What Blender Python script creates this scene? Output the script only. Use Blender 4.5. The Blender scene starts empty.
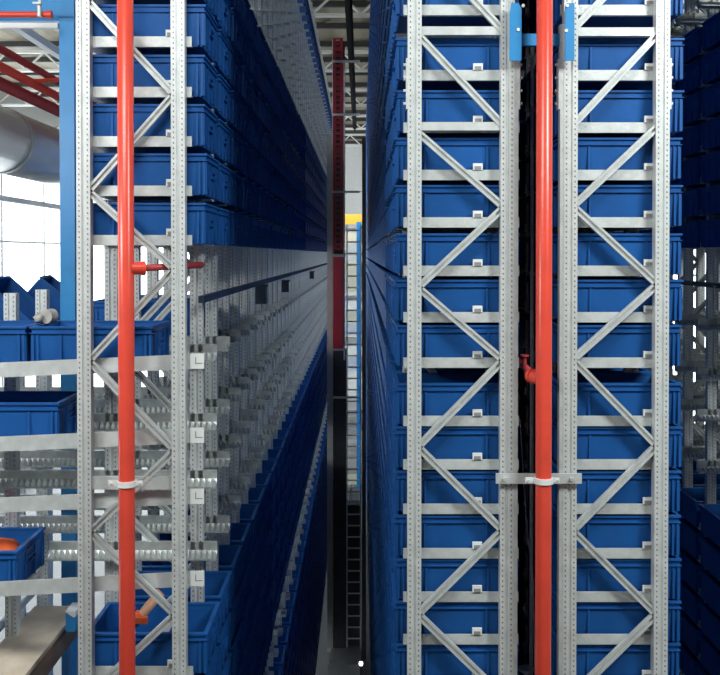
import bpy, math, random
from mathutils import Vector, Matrix

random.seed(7)
C = bpy.context.scene.collection
SC = bpy.context.scene

# ------------------------------------------------------------------ camera
H = 7.8                      # eye height above the hall floor
F = 900.0                    # focal length in pixels of the 720 px wide frame
TH = math.radians(0.69)      # slight downward pitch
CX, CY = 361.0, 264.8        # principal point
cam_d = bpy.data.cameras.new('camera')
cam = bpy.data.objects.new('camera', cam_d)
C.objects.link(cam)
cam.location = (0, 0, H)
cam.rotation_euler = (math.pi / 2 - TH, 0, 0)
cam_d.sensor_fit = 'HORIZONTAL'
cam_d.sensor_width = 36.0
cam_d.lens = F * 36.0 / 720.0
cam_d.shift_x = (360.0 - CX) / 720.0
cam_d.shift_y = -(337.5 - CY) / 720.0
cam_d.clip_start = 0.1
cam_d.clip_end = 300
SC.camera = cam


def U(px, py, Y):
    """World point at depth Y that the photograph shows at pixel (px, py)."""
    u = (px - CX) / F
    v = -(py - CY) / F
    yd = math.cos(TH) + v * math.sin(TH)
    zd = -math.sin(TH) + v * math.cos(TH)
    t = Y / yd
    return Vector((u * t, Y, H + zd * t))


def zat(py, Y):
    return U(CX, py, Y).z


def xat(px, Y):
    return (px - CX) / F * Y


# ------------------------------------------------------------------ world and light
w = bpy.data.worlds.new('sky')
SC.world = w
w.use_nodes = True
bg = w.node_tree.nodes['Background']
bg.inputs['Color'].default_value = (0.93, 0.97, 1.0, 1)
bg.inputs['Strength'].default_value = 4.4
SC.view_settings.view_transform = 'Standard'
SC.view_settings.look = 'None'
SC.view_settings.gamma = 1
SC.view_settings.use_curve_mapping = False
SC.view_settings.exposure = 0.0
SC.cycles.use_denoising = True
SC.cycles.max_bounces = 8
SC.cycles.diffuse_bounces = 3
SC.cycles.sample_clamp_indirect = 6


# hall lamps over the loading end, behind and above the viewer
def area(name, loc, rot, sx, sy, power, col=(1, 1, 1)):
    d = bpy.data.lights.new(name, 'AREA')
    d.shape = 'RECTANGLE'
    d.size, d.size_y = sx, sy
    d.energy = power
    d.color = col
    o = bpy.data.objects.new(name, d)
    C.objects.link(o)
    o.location = loc
    o.rotation_euler = rot
    return o


for lx, ly, pw in ((-1.6, 1.0, 165), (3.7, 1.3, 430)):
    area('hall_lamp', (lx, ly, H + 3.2), (math.radians(48), 0, math.radians(-lx * 6)), 2.4, 1.1, pw, (0.95, 1.0, 0.97))

# added fill light that brightens the pick-zone beams on the left
area('station_fill', (-3.3, 2.6, H + 1.0), (math.radians(72), 0, math.radians(-38)), 1.2, .3, 55, (1.0, 1.0, 0.98))

# ------------------------------------------------------------------ materials
def mat(name, col, rough=0.5, metal=0.0, noise=0.0, nscale=8.0, spec=0.5, bump=0.0, bscale=60.0, rnd=0.0,
        emit=None, emit_s=0.0, stretch=(1, 1, 1)):
    m = bpy.data.materials.new(name)
    m.use_nodes = True
    nt = m.node_tree
    b = nt.nodes['Principled BSDF']
    b.inputs['Roughness'].default_value = rough
    b.inputs['Metallic'].default_value = metal
    b.inputs['Specular IOR Level'].default_value = spec
    b.inputs['Base Color'].default_value = (*col, 1)
    tc = nt.nodes.new('ShaderNodeTexCoord')
    mp = nt.nodes.new('ShaderNodeMapping')
    mp.inputs['Scale'].default_value = stretch
    nt.links.new(tc.outputs['Object'], mp.inputs['Vector'])
    last = None
    if noise > 0:
        n = nt.nodes.new('ShaderNodeTexNoise')
        n.inputs['Scale'].default_value = nscale
        n.inputs['Detail'].default_value = 4
        nt.links.new(mp.outputs['Vector'], n.inputs['Vector'])
        r = nt.nodes.new('ShaderNodeMapRange')
        r.inputs['From Min'].default_value = 0.3
        r.inputs['From Max'].default_value = 0.7
        r.inputs['To Min'].default_value = 1 - noise
        r.inputs['To Max'].default_value = 1 + noise
        nt.links.new(n.outputs['Fac'], r.inputs['Value'])
        h = nt.nodes.new('ShaderNodeHueSaturation')
        h.inputs['Color'].default_value = (*col, 1)
        nt.links.new(r.outputs['Result'], h.inputs['Value'])
        last = h.outputs['Color']
    if rnd > 0:
        oi = nt.nodes.new('ShaderNodeObjectInfo')
        r2 = nt.nodes.new('ShaderNodeMapRange')
        r2.inputs['To Min'].default_value = 1 - rnd
        r2.inputs['To Max'].default_value = 1 + rnd
        nt.links.new(oi.outputs['Random'], r2.inputs['Value'])
        h2 = nt.nodes.new('ShaderNodeHueSaturation')
        h2.inputs['Color'].default_value = (*col, 1)
        if last:
            nt.links.new(last, h2.inputs['Color'])
        nt.links.new(r2.outputs['Result'], h2.inputs['Value'])
        last = h2.outputs['Color']
    if last:
        nt.links.new(last, b.inputs['Base Color'])
    if bump > 0:
        n2 = nt.nodes.new('ShaderNodeTexNoise')
        n2.inputs['Scale'].default_value = bscale
        nt.links.new(mp.outputs['Vector'], n2.inputs['Vector'])
        bp = nt.nodes.new('ShaderNodeBump')
        bp.inputs['Strength'].default_value = bump
        bp.inputs['Distance'].default_value = 0.01
        nt.links.new(n2.outputs['Fac'], bp.inputs['Height'])
        nt.links.new(bp.outputs['Normal'], b.inputs['Normal'])
    if emit:
        b.inputs['Emission Color'].default_value = (*emit, 1)
        b.inputs['Emission Strength'].default_value = emit_s
    return m


def perforated(name, col):
    """Galvanised sheet with two columns of small punched holes (print on the front face)."""
    m = mat(name, col, rough=0.42, metal=0.25, noise=0.10, nscale=14, bump=0.15, bscale=90)
    nt = m.node_tree
    b = nt.nodes['Principled BSDF']
    src = b.inputs['Base Color'].links[0].from_socket
    tc = nt.nodes.new('ShaderNodeTexCoord')
    sep = nt.nodes.new('ShaderNodeSeparateXYZ')
    nt.links.new(tc.outputs['Object'], sep.inputs['Vector'])

    def mth(op, a, bb=None, c=None):
        n = nt.nodes.new('ShaderNodeMath')
        n.operation = op
        for k, v in enumerate((a, bb, c)):
            if v is None:
                continue
            if isinstance(v, (int, float)):
                n.inputs[k].default_value = v
            else:
                nt.links.new(v, n.inputs[k])
        return n.outputs[0]
    ax = mth('ABSOLUTE', sep.outputs['X'])
    dx = mth('SUBTRACT', ax, 0.0205)
    zz = mth('ADD', sep.outputs['Z'], mth('MULTIPLY', sep.outputs['X'], 0.25))
    pz = mth('PINGPONG', zz, 0.0125)
    dz = mth('MULTIPLY', mth('SUBTRACT', pz, 0.0), 0.75)
    d2 = mth('ADD', mth('MULTIPLY', dx, dx), mth('MULTIPLY', dz, dz))
    hole = mth('LESS_THAN', d2, 0.0036 ** 2)
    mx = nt.nodes.new('ShaderNodeMix')
    mx.data_type = 'RGBA'
    nt.links.new(hole, mx.inputs[0])
    nt.links.new(src, mx.inputs[6])
    mx.inputs[7].default_value = (0.20, 0.21, 0.22, 1)
    nt.links.new(mx.outputs[2], b.inputs['Base Color'])
    return m


def glass(name):
    m = bpy.data.materials.new(name)
    m.use_nodes = True
    nt = m.node_tree
    out = nt.nodes['Material Output']
    nt.nodes.remove(nt.nodes['Principled BSDF'])
    t = nt.nodes.new('ShaderNodeBsdfTransparent')
    t.inputs['Color'].default_value = (0.95, 0.97, 0.97, 1)
    g = nt.nodes.new('ShaderNodeBsdfGlossy')
    g.inputs['Roughness'].default_value = 0.05
    x = nt.nodes.new('ShaderNodeMixShader')
    x.inputs[0].default_value = 0.05
    nt.links.new(t.outputs[0], x.inputs[1])
    nt.links.new(g.outputs[0], x.inputs[2])
    nt.links.new(x.outputs[0], out.inputs['Surface'])
    return m


def chipboard(name):
    m = mat(name, (0.55, 0.46, 0.36), rough=0.75, noise=0.22, nscale=5, bump=0.3, bscale=120, rnd=0)
    return m


M_BLUE = mat('bin_plastic', (0.010, 0.088, 0.31), rough=0.5, spec=0.25, noise=0.10, nscale=6, bump=0.06, bscale=40, rnd=0.08)
M_GALV = mat('galvanised_steel', (0.62, 0.65, 0.65), rough=0.42, metal=0.25, noise=0.12, nscale=16, bump=0.12, bscale=80)
M_PERF = perforated('perforated_steel', (0.66, 0.69, 0.69))
M_RAIL = mat('rail_steel', (0.52, 0.55, 0.54), rough=0.36, metal=0.45, noise=0.15, nscale=20)
M_WHITE = mat('white_plastic', (0.80, 0.81, 0.80), rough=0.5)
M_GREY = mat('grey_print', (0.25, 0.26, 0.27), rough=0.6)
M_RED = mat('pipe_paint', (0.74, 0.07, 0.042), rough=0.28, noise=0.06, nscale=9, bump=0.04, bscale=30)
M_DRED = mat('dull_red_paint', (0.42, 0.05, 0.05), rough=0.45, noise=0.10)
M_CRANE = mat('crane_red', (0.50, 0.025, 0.045), rough=0.4, noise=0.08)
M_BEAMBLUE = mat('blue_paint', (0.025, 0.24, 0.55), rough=0.4, noise=0.06)
M_NAVY = mat('dark_blue_paint', (0.006, 0.016, 0.045), rough=0.4)
M_BLACK = mat('black_rubber', (0.010, 0.010, 0.012), rough=0.8, spec=0.1)
M_DARK = mat('dark_steel', (0.06, 0.06, 0.06), rough=0.45, metal=0.3, noise=0.2)
M_MAST = mat('mast_grey', (0.46, 0.44, 0.40), rough=0.4, metal=0.2, noise=0.1)
M_ROOF = mat('roof_sheet', (0.25, 0.215, 0.15), rough=0.6, noise=0.06)
M_TRUSS = mat('white_paint', (0.78, 0.78, 0.74), rough=0.5)
M_FLOOR = mat('concrete_floor', (0.11, 0.115, 0.12), rough=0.35, noise=0.14, nscale=1.5)
M_WALL = mat('wall_panel', (0.70, 0.71, 0.70), rough=0.6, noise=0.04)
M_DUCT = mat('duct_sheet', (0.60, 0.62, 0.63), rough=0.3, metal=0.7, noise=0.10, nscale=5, stretch=(1, .2, 1))
M_BOARD = chipboard('chipboard')
M_ORANGE = mat('orange_cloth', (0.75, 0.12, 0.03), rough=0.8, noise=0.2, nscale=20)
M_TAN = mat('tan_wood', (0.50, 0.26, 0.16), rough=0.5, noise=0.1)
M_TAN2 = mat('brown_board', (0.30, 0.20, 0.13), rough=0.7, noise=0.2, nscale=6)
M_YELLOW = mat('yellow_paint', (0.75, 0.42, 0.04), rough=0.5)
M_CREAM = mat('cream_panel', (0.74, 0.68, 0.50), rough=0.6)
M_GLASS = glass('window_glass')
M_GREYCLOTH = mat('grey_cloth', (0.42, 0.40, 0.38), rough=0.9, noise=0.2, nscale=30)
M_LED = mat('lamp_lens', (1, 1, 1), emit=(1, 1, 1), emit_s=6)


# ------------------------------------------------------------------ mesh builder
class MB:
    def __init__(self):
        self.v, self.f = [], []

    def add(self, vs, fs):
        o = len(self.v)
        self.v += [Vector(p) for p in vs]
        self.f += [tuple(i + o for i in f) for f in fs]
        return self

    def box(self, x0, x1, y0, y1, z0, z1):
        vs = [(x0, y0, z0), (x1, y0, z0), (x1, y1, z0), (x0, y1, z0), (x0, y0, z1), (x1, y0, z1), (x1, y1, z1), (x0, y1, z1)]
        return self.add(vs, [(0, 3, 2, 1), (4, 5, 6, 7), (0, 1, 5, 4), (1, 2, 6, 5), (2, 3, 7, 6), (3, 0, 4, 7)])

    def prism(self, prof, p0, p1, side):
        """Extrude a closed 2D profile (a, b) from p0 to p1; a runs along side, b along cross(dir, side)."""
        p0, p1 = Vector(p0), Vector(p1)
        d = (p1 - p0).normalized()
        s = Vector(side)
        s = (s - d * s.dot(d)).normalized()
        t = d.cross(s)
        n = len(prof)
        vs = [p0 + s * a + t * b for a, b in prof] + [p1 + s * a + t * b for a, b in prof]
        fs = [(i, (i + 1) % n, (i + 1) % n + n, i + n) for i in range(n)]
        fs += [tuple(range(n))[::-1], tuple(range(n, 2 * n))]
        return self.add(vs, fs)

    def bar(self, p0, p1, wa, wb, side=(0, 0, 1)):
        return self.prism([(-wa / 2, -wb / 2), (wa / 2, -wb / 2), (wa / 2, wb / 2), (-wa / 2, wb / 2)], p0, p1, side)

    def cyl(self, p0, p1, r, n=16, r1=None):
        r1 = r if r1 is None else r1
        p0, p1 = Vector(p0), Vector(p1)
        d = (p1 - p0).normalized()
        s = d.orthogonal().normalized()
        t = d.cross(s)
        vs = [p0 + (s * math.cos(2 * math.pi * i / n) + t * math.sin(2 * math.pi * i / n)) * r for i in range(n)]
        vs += [p1 + (s * math.cos(2 * math.pi * i / n) + t * math.sin(2 * math.pi * i / n)) * r1 for i in range(n)]
        fs = [(i, (i + 1) % n, (i + 1) % n + n, i + n) for i in range(n)]
        fs += [tuple(range(n))[::-1], tuple(range(n, 2 * n))]
        return self.add(vs, fs)

    def ring(self, c, axis, r_in, r_out, h, n=24):
        c = Vector(c)
        d = Vector(axis).normalized()
        s = d.orthogonal().normalized()
        t = d.cross(s)
        vs = []
        for i in range(n):
            u = s * math.cos(2 * math.pi * i / n) + t * math.sin(2 * math.pi * i / n)
            vs += [c + u * r_in - d * h / 2, c + u * r_out - d * h / 2, c + u * r_out + d * h / 2, c + u * r_in + d * h / 2]
        fs = []
        for i in range(n):
            a, b = 4 * i, 4 * ((i + 1) % n)
            for k in range(4):
                fs.append((a + k, b + k, b + (k + 1) % 4, a + (k + 1) % 4))
        return self.add(vs, fs)

    def mesh(self, name, m, org=(0, 0, 0), smooth=False):
        org = Vector(org)
        me = bpy.data.meshes.new(name)
        me.from_pydata([tuple(p - org) for p in self.v], [], self.f)
        me.materials.append(m)
        if smooth:
            me.polygons.foreach_set('use_smooth', [True] * len(me.polygons))
        me.update()
        return me


def link(name, data, loc=(0, 0, 0), parent=None, stuff=False, label=None):
    o = bpy.data.objects.new(name, data)
    C.objects.link(o)
    o.location = loc
    if parent is not None:
        o.parent = parent
    if stuff:
        o['kind'] = 'stuff'
    if label:
        o['label'] = label
    return o


def tag(o, label, cat, group=None):
    o['label'] = label
    o['category'] = cat
    if group:
        o['group'] = group
    return o


def thing(name, loc, label, cat, group=None):
    return tag(link(name, None, loc), label, cat, group)


def part(name, mb, m, root, stuff=False, smooth=False, label=None, parent=None):
    """A mesh in world coordinates made a child of root (or of a part that sits at root's origin)."""
    return link(name, mb.mesh(name, m, root.location, smooth), (0, 0, 0), parent or root, stuff, label)


def single(name, mb, m, org, label, cat, group=None, smooth=False):
    return tag(link(name, mb.mesh(name, m, org, smooth), org), label, cat, group)


def struct(name, mb, m, org=(0, 0, 0)):
    o = link(name, mb.mesh(name, m, org), org)
    o['kind'] = 'structure'
    return o


ORD = ['zeroth', 'first', 'second', 'third', 'fourth', 'fifth', 'sixth', 'seventh', 'eighth', 'ninth', 'tenth',
       'eleventh', 'twelfth', 'thirteenth', 'fourteenth', 'fifteenth', 'sixteenth', 'seventeenth', 'eighteenth',
       'nineteenth', 'twentieth']
TENS = {2: 'twenty', 3: 'thirty', 4: 'forty', 5: 'fifty', 6: 'sixty'}


def nth(n):
    if n <= 20:
        return ORD[n]
    t, u = divmod(n, 10)
    if u == 0:
        return {3: 'thirtieth', 4: 'fortieth', 5: 'fiftieth', 6: 'sixtieth'}[t]
    return TENS[t] + '-' + ORD[u]


# ------------------------------------------------------------------ layout numbers
Y0, S = 4.30, 0.47                     # first frame plane and frame spacing along the aisle
UW, UD = 0.066, 0.05                   # upright width and depth
KL, KA = 46, 60                        # bays of the left and of the middle rack
TOPZ = H + 4.35
L_UP = (-1.326, -0.874)
A_UP = (0.256, 0.700)
B_UP = (1.001, 1.440)
C_UP = (2.600, 3.050)
L_BIN, A_BIN, B_BIN, C_BIN = -1.05, 0.465, 1.26, 2.80
BW, BD, BH = 0.60, 0.40, 0.198         # bin size


def fy(k):
    return Y0 + S * k


L_FULL = [zat(p, Y0) for p in (240, 190, 140, 90, 39)]          # bottom to top
L_FULL += [L_FULL[-1] + .243, L_FULL[-1] + .486]
L_GAP = [L_FULL[-1] + .30 + .25 * i for i in range(6)]          # empty arms above
L_TOP = [H + 3.42, H + 3.66]
L_TIER = [H - .568, H - .935, H - 1.238, H - 1.62]
L_LOW = [H - 2.03 - .243 * i for i in range(6)]
L_LOWGAP = [L_LOW[-1] - .30, L_LOW[-1] - .56]
L_DEEP = [L_LOW[-1] - .86 - .243 * i for i in range(13)]
L_DEEP = [z for z in L_DEEP if z > .25]
A_VIS = [zat(p, Y0) for p in (7, 73, 126, 174, 222, 271, 318, 364, 423, 467, 512, 557, 601, 644, 687)]  # top to bottom
A_ABOVE = [A_VIS[0] + .24 * (i + 1) for i in range(13)]
A_BELOW = [A_VIS[-1] - .215 * (i + 1) for i in range(30)]
A_BELOW = [z for z in A_BELOW if z > .2]

# ------------------------------------------------------------------ the hall
HX, HYB = 12.0, 46.0
CEIL = H + 5.6
g = MB().box(-HX, HX, -6, HYB, -.2, 0)
floor = struct('floor', g, M_FLOOR)

g = MB()
n = 96
prof = []
for i in range(n + 1):
    x = -HX + 2 * HX * i / n
    prof.append((x, CEIL + (0.05 if i % 4 in (1, 2) else 0)))
vs, fs = [], []
for x, z in prof:
    vs += [(x, -6, z), (x, HYB, z), (x, HYB, z + .1), (x, -6, z + .1)]
for i in range(n):
    a, b = 4 * i, 4 * i + 4
    fs += [(a, a + 1, b + 1, b), (a + 3, b + 3, b + 2, a + 2)]
g.add(vs, fs)
ceiling = struct('ceiling', g, M_ROOF)
pm = MB().box(-HX, HX, -.05, .05, -.14, 0).mesh('purlin', M_DARK)
for i in range(24):
    link('purlin', pm, (0, 1 + 1.9 * i, CEIL), ceiling)
# white lattice girders across the hall
tb = MB()
tb.box(-HX, HX, -.05, .05, -.22, -.14)
tb.box(-HX, HX, -.05, .05, -.72, -.65)
tm = tb.mesh('girder_chords', M_TRUSS)
sm = MB().bar((-.5, 0, -.66), (0, 0, -.2), .045, .045, (0, 1, 0)).bar((.5, 0, -.66), (0, 0, -.2), .045, .045, (0, 1, 0)).mesh('girder_strut', M_TRUSS)
for i in range(6):
    y = 13 + 5.6 * i
    t = link('roof_girder', tm, (0, y, CEIL), ceiling)
    for j in range(24):
        link('girder_strut', sm, (-HX + .5 + j, 0, 0), t)

# window walls: frame bars and panes that stand in a low plinth wall
def window_wall(wname, n0, side, along, z0, z1, length0, length1, step, w0, w1):
    wall = MB()
    th = .25
    if along == 'y':
        x0, x1 = (side - th, side) if side < 0 else (side, side + th)
        wall.box(x0, x1, length0, length1, 0, z0).box(x0, x1, length0, length1, z1, CEIL + .1)
    else:
        wall.box(length0, length1, side, side + th, 0, z0).box(length0, length1, side, side + th, z1, CEIL + .1)
    for a, b in ((length0, w0), (w1, length1)):
        if b - a > .05:
            if along == 'y':
                wall.box(x0, x1, a, b, z0, z1)
            else:
                wall.box(a, b, side, side + th, z0, z1)
    wo = struct(wname, wall, M_WALL)
    k = 0
    p = w0
    zs = [z0, z0 + (z1 - z0) * .28, z0 + (z1 - z0) * .62, z1]
    while p < w1 - .1:
        q = min(p + step, w1)
        org = (side, p, z0) if along == 'y' else (p, side, z0)

        def bx(a0, a1, d0, d1, c0, c1):
            return (d0, d1, a0, a1, c0, c1) if along == 'y' else (a0, a1, d0, d1, c0, c1)
        fr = MB()
        e = .07
        fr.box(*bx(p, p + e, side - .04, side + .04, z0, z1)).box(*bx(q - e, q, side - .04, side + .04, z0, z1))
        for z in zs:
            c = min(max(z, z0 + e / 2), z1 - e / 2)
            fr.box(*bx(p + e, q - e, side - .04, side + .04, c - e / 2, c + e / 2))
        win = link('window_%d' % (n0 + k), fr.mesh('window', M_TRUSS, org), org)
        win['kind'] = 'structure'
        for a, b in zip(zs[:-1], zs[1:]):
            pn = MB().box(*bx(p + e, q - e, side - .01, side + .01, a + e / 2, b - e / 2))
            link('pane', pn.mesh('pane', M_GLASS, org), (0, 0, 0), win)
        p = q
        k += 1
    return n0 + k


nw = window_wall('wall_left', 1, -HX, 'y', .9, H + 4.9, -6, HYB, 4.0, 6, HYB)
nw = window_wall('wall_right', nw, HX, 'y', .9, H + 3.0, -6, HYB, 4.0, 24, 38)
nw = window_wall('wall_back', nw, HYB, 'x', .9, H + 4.2, -HX, HX, 3.0, -HX, -8.0)

struct('wall_front', MB().box(-HX, HX, -6.25, -6, 0, CEIL + .1), M_MAST)

# ------------------------------------------------------------------ bins
def bin_meshes():
    b = MB()
    x, y = BW / 2 - .007, BD / 2 - .007
    xb, yb = x - .012, y - .012
    t = .012
    zr = BH
    o0 = [(-xb, -yb, 0), (xb, -yb, 0), (xb, yb, 0), (-xb, yb, 0)]
    o1 = [(-x, -y, zr), (x, -y, zr), (x, y, zr), (-x, y, zr)]
    i1 = [(-x + t, -y + t, zr), (x - t, -y + t, zr), (x - t, y - t, zr), (-x + t, y - t, zr)]
    i0 = [(-xb + t, -yb + t, .012), (xb - t, -yb + t, .012), (xb - t, yb - t, .012), (-xb + t, yb - t, .012)]
    fs = [(3, 2, 1, 0), (12, 13, 14, 15)]
    for i in range(4):
        j = (i + 1) % 4
        fs += [(i, j, j + 4, i + 4), (i + 4, j + 4, j + 8, i + 8), (i + 8, j + 8, j + 12, i + 12)]
    b.add(o0 + o1 + i1 + i0, fs)
    # shallow ribs and hand-hold frames on the outside
    for sx in (-.285, -.262, -.15, .15, .262, .285):
        for s in (-1, 1):
            yo = s * (BD / 2 - .0095)
            b.box(sx - .005, sx + .005, min(yo - .006, yo + .006), max(yo - .006, yo + .006), .004, BH - .04)
    for sy in (-.185, -.165, -.062, .062, .165, .185):
        for s in (-1, 1):
            xo = s * (BW / 2 - .0095)
            b.box(min(xo - .006, xo + .006), max(xo - .006, xo + .006), sy - .005, sy + .005, .004, BH - .04)
    r = MB()
    X, Y = BW / 2, BD / 2
    z0, z1 = BH - .034, BH + .002
    for a, d in ((z0, z0 + .004), (z0 + .026, z1)):
        r.box(-X, X, -Y, -Y + .022, a, d).box(-X, X, Y - .022, Y, a, d)
        r.box(-X, -X + .022, -Y + .022, Y - .022, a, d).box(X - .022, X, -Y + .022, Y - .022, a, d)
    h = MB()
    for s in (1,):
        xo = s * (BW / 2 - .006)
        for (a0, a1, c0, c1) in ((-.055, .055, .118, .124), (-.055, .055, .090, .096), (-.055, -.049, .096, .118), (.049, .055, .096, .118)):
            h.box(xo - .007, xo + .007, a0, a1, c0, c1)
    return b.mesh('bin_body', M_BLUE), r.mesh('rim', M_BLUE), h.mesh('handle_frame', M_BLUE)


BIN_BODY, BIN_RIM, BIN_HANDLE = bin_meshes()
bin_groups = {}


def make_bin(loc, label, group, rot=(0, 0, 0), handle=False):
    o = link('plastic_bin', BIN_BODY, loc)
    o.rotation_euler = rot
    tag(o, label, 'bin', group)
    link('rim', BIN_RIM, (0, 0, 0), o)
    if handle:
        link('handle_frame', BIN_HANDLE, (0, 0, 0), o)
        link('handle_frame', BIN_HANDLE, (0, 0, 0), o).rotation_euler = (0, 0, math.pi)
    return o


BOT = -.019                            # bin floor below the level line


def bin_y(k):
    return fy(k) + .06 + BD / 2


done = set()
NL, NLOW = 17, 7
for li, z in enumerate(L_FULL):
    for k in range(NL):
        make_bin((L_BIN + random.uniform(-.006, .006), bin_y(k), z + BOT),
                 'blue bin in left rack, %s level above the empty zone, %s from the front' % (nth(li + 1), nth(k + 1)),
                 'bins above the empty zone of the left rack', handle=(k < 5))
        done.add(('L', round(z, 3), k))
for li, z in enumerate(L_LOW):
    for k in range(NLOW):
        make_bin((L_BIN + random.uniform(-.006, .006), bin_y(k), z + BOT),
                 'dim blue bin in left rack, %s level below the empty zone, %s from the front' % (nth(li + 1), nth(k + 1)),
                 'bins below the empty zone of the left rack', handle=(k < 3))
        done.add(('L', round(z, 3), k))
for li, z in enumerate(A_VIS):
    for k in range(4):
        make_bin((A_BIN + random.uniform(-.005, .005), bin_y(k), z + BOT),
                 'blue bin in middle rack by the aisle, %s level from top, %s from front' % (nth(li + 1), nth(k + 1)),
                 'bins of the middle rack', handle=(k == 0))
        done.add(('A', round(z, 3), k))
    make_bin((B_BIN + random.uniform(-.005, .005), bin_y(0), z + BOT),
             'blue bin at the front of the right rack, %s level from the top' % nth(li + 1),
             'bins of the right rack')
    done.add(('B', round(z, 3), 0))
for li, z in enumerate(L_FULL):
    for k in (4, 5, 6):
        make_bin((C_BIN, bin_y(k), z + BOT),
                 'dark bin at right picture edge, %s level above the lattice posts, %s from front' % (nth(li + 1), nth(k - 3)),
                 'shaded bins of the far right rack')
        done.add(('C', round(z, 3), k))

# every further bin, too many to count: one simple mesh
far = MB()


def far_bin(x, y, z):
    X, Y, h = BW / 2, BD / 2, BH
    t = .02
    b = .012
    o0 = [(x - X + b, y - Y + b, z), (x + X - b, y - Y + b, z), (x + X - b, y + Y - b, z), (x - X + b, y + Y - b, z)]
    m0 = [(p[0], p[1], z + h - .034) for p in o0]
    r0 = [(x - X, y - Y, z + h - .034), (x + X, y - Y, z + h - .034), (x + X, y + Y, z + h - .034), (x - X, y + Y, z + h - .034)]
    r1 = [(p[0], p[1], z + h) for p in r0]
    i1 = [(x - X + t, y - Y + t, z + h), (x + X - t, y - Y + t, z + h), (x + X - t, y + Y - t, z + h), (x - X + t, y + Y - t, z + h)]
    i0 = [(p[0], p[1], z + .012) for p in i1]
    fs = [(3, 2, 1, 0), (20, 21, 22, 23)]
    for i in range(4):
        j = (i + 1) % 4
        for q in (0, 4, 8, 12, 16):
            fs.append((i + q, j + q, j + q + 4, i + q + 4))
    far.add(o0 + m0 + r0 + r1 + i1 + i0, fs)


def far_fill(key, xc, zs, k0, k1):
    for z in zs:
        for k in range(k0, k1):
            if (key, round(z, 3), k) not in done:
                far_bin(xc, bin_y(k), z + BOT)


far_fill('L', L_BIN, L_FULL + L_TOP[:1] + L_LOW + L_DEEP, 0, KL)
far_fill('A', A_BIN, A_ABOVE + A_VIS + A_BELOW, 0, KA)
far_fill('B', B_BIN, A_ABOVE + A_VIS + A_BELOW, 0, 8)
far_fill('C', C_BIN, L_FULL + L_TOP[:1] + L_LOW + L_DEEP, 2, 20)
fo = link('distant_bins', far.mesh('distant_bins', M_BLUE))
fo['kind'] = 'stuff'
tag(fo, 'countless blue bins receding far down both sides of the dark aisle', 'bins')

# ------------------------------------------------------------------ rack frames
UP_PROF = [(-UW / 2, 0), (-.0095, 0), (-.006, .008), (.006, .008), (.0095, 0), (UW / 2, 0), (UW / 2, UD), (-UW / 2, UD)]


def upright_mesh(z0, z1):
    b = MB()
    # drawn about x = 0; origin at the foot
    n = len(UP_PROF)
    vs = [(a, c, 0) for a, c in UP_PROF] + [(a, c, z1 - z0) for a, c in UP_PROF]
    fs = [(i, (i + 1) % n, (i + 1) % n + n, i + n) for i in range(n)] + [tuple(range(n))[::-1], tuple(range(n, 2 * n))]
    b.add(vs, fs)
    return b.mesh('upright', M_PERF)


UPM = upright_mesh(0, TOPZ)
PLATE = MB().box(-.055, .055, -.02, .08, 0, .012).mesh('foot_plate', M_GALV)
BR = [(-.017, 0), (-.006, 0), (-.006, .012), (.006, .012), (.006, 0), (.017, 0), (.017, .022), (-.017, .022)]


def brace(p0, p1):
    b = MB()
    # channel with its open side towards the front
    d = (Vector(p1) - Vector(p0)).normalized()
    side = Vector((0, 1, 0)).cross(d)
    prof = [(a, c) for a, c in BR]
    t = d.cross(side)
    if t.y < 0:
        prof = [(a, -c) for a, c in BR][::-1]
    b.prism(prof, p0, p1, side)
    return b


def arm_mb(x0, x1, h=.05, ya=-.032):
    b = MB()
    b.box(x0, x1, .052, .057, -.025, -.025 + h)
    b.box(x0, x1, ya, .092, -.0225, -.0195)
    return b


def zigzag(nodes, xl, xr, y):
    """nodes: list of (side, z)"""
    out = []
    for (s0, z0), (s1, z1) in zip(nodes[:-1], nodes[1:]):
        if s0 == s1:
            continue
        out.append(((xl if s0 == 'l' else xr, y, z0), (xl if s1 == 'l' else xr, y, z1)))
    return out


def extend_nodes(nodes, top, bottom, step=.405):
    s, z = nodes[0]
    while z < top - step:
        z += step
        s = 'r' if s == 'l' else 'l'
        nodes.insert(0, (s, z))
    s, z = nodes[-1]
    while z > bottom + step:
        z -= step
        s = 'r' if s == 'l' else 'l'
        nodes.append((s, z))
    return nodes


def nodes_px(lst):
    return [(s, zat(p, Y0)) for s, p in lst]


L_NODES = extend_nodes(nodes_px([('l', 0), ('r', 94), ('l', 191), ('r', 269), ('l', 361), ('r', 451), ('l', 533), ('r', 616), ('l', 695)]), TOPZ, .1)
A_NODES = nodes_px([('r', 30), ('l', -60)])[::-1]
A_SEG = [('l', -60, 'r', 30), ('l', 35, 'r', 125), ('l', 133, 'r', 206), ('r', 208, 'l', 287), ('l', 288, 'r', 360), ('r', 361, 'l', 447),
         ('l', 448, 'r', 531), ('r', 532, 'l', 615), ('l', 616, 'r', 697)]
B_SEG = [('r', -60, 'l', 27), ('r', 33, 'l', 123), ('r', 126, 'l', 205), ('l', 207, 'r', 284), ('r', 285, 'l', 359), ('l', 361, 'r', 446),
         ('r', 447, 'l', 531), ('l', 532, 'r', 615), ('r', 616, 'l', 697)]


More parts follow.
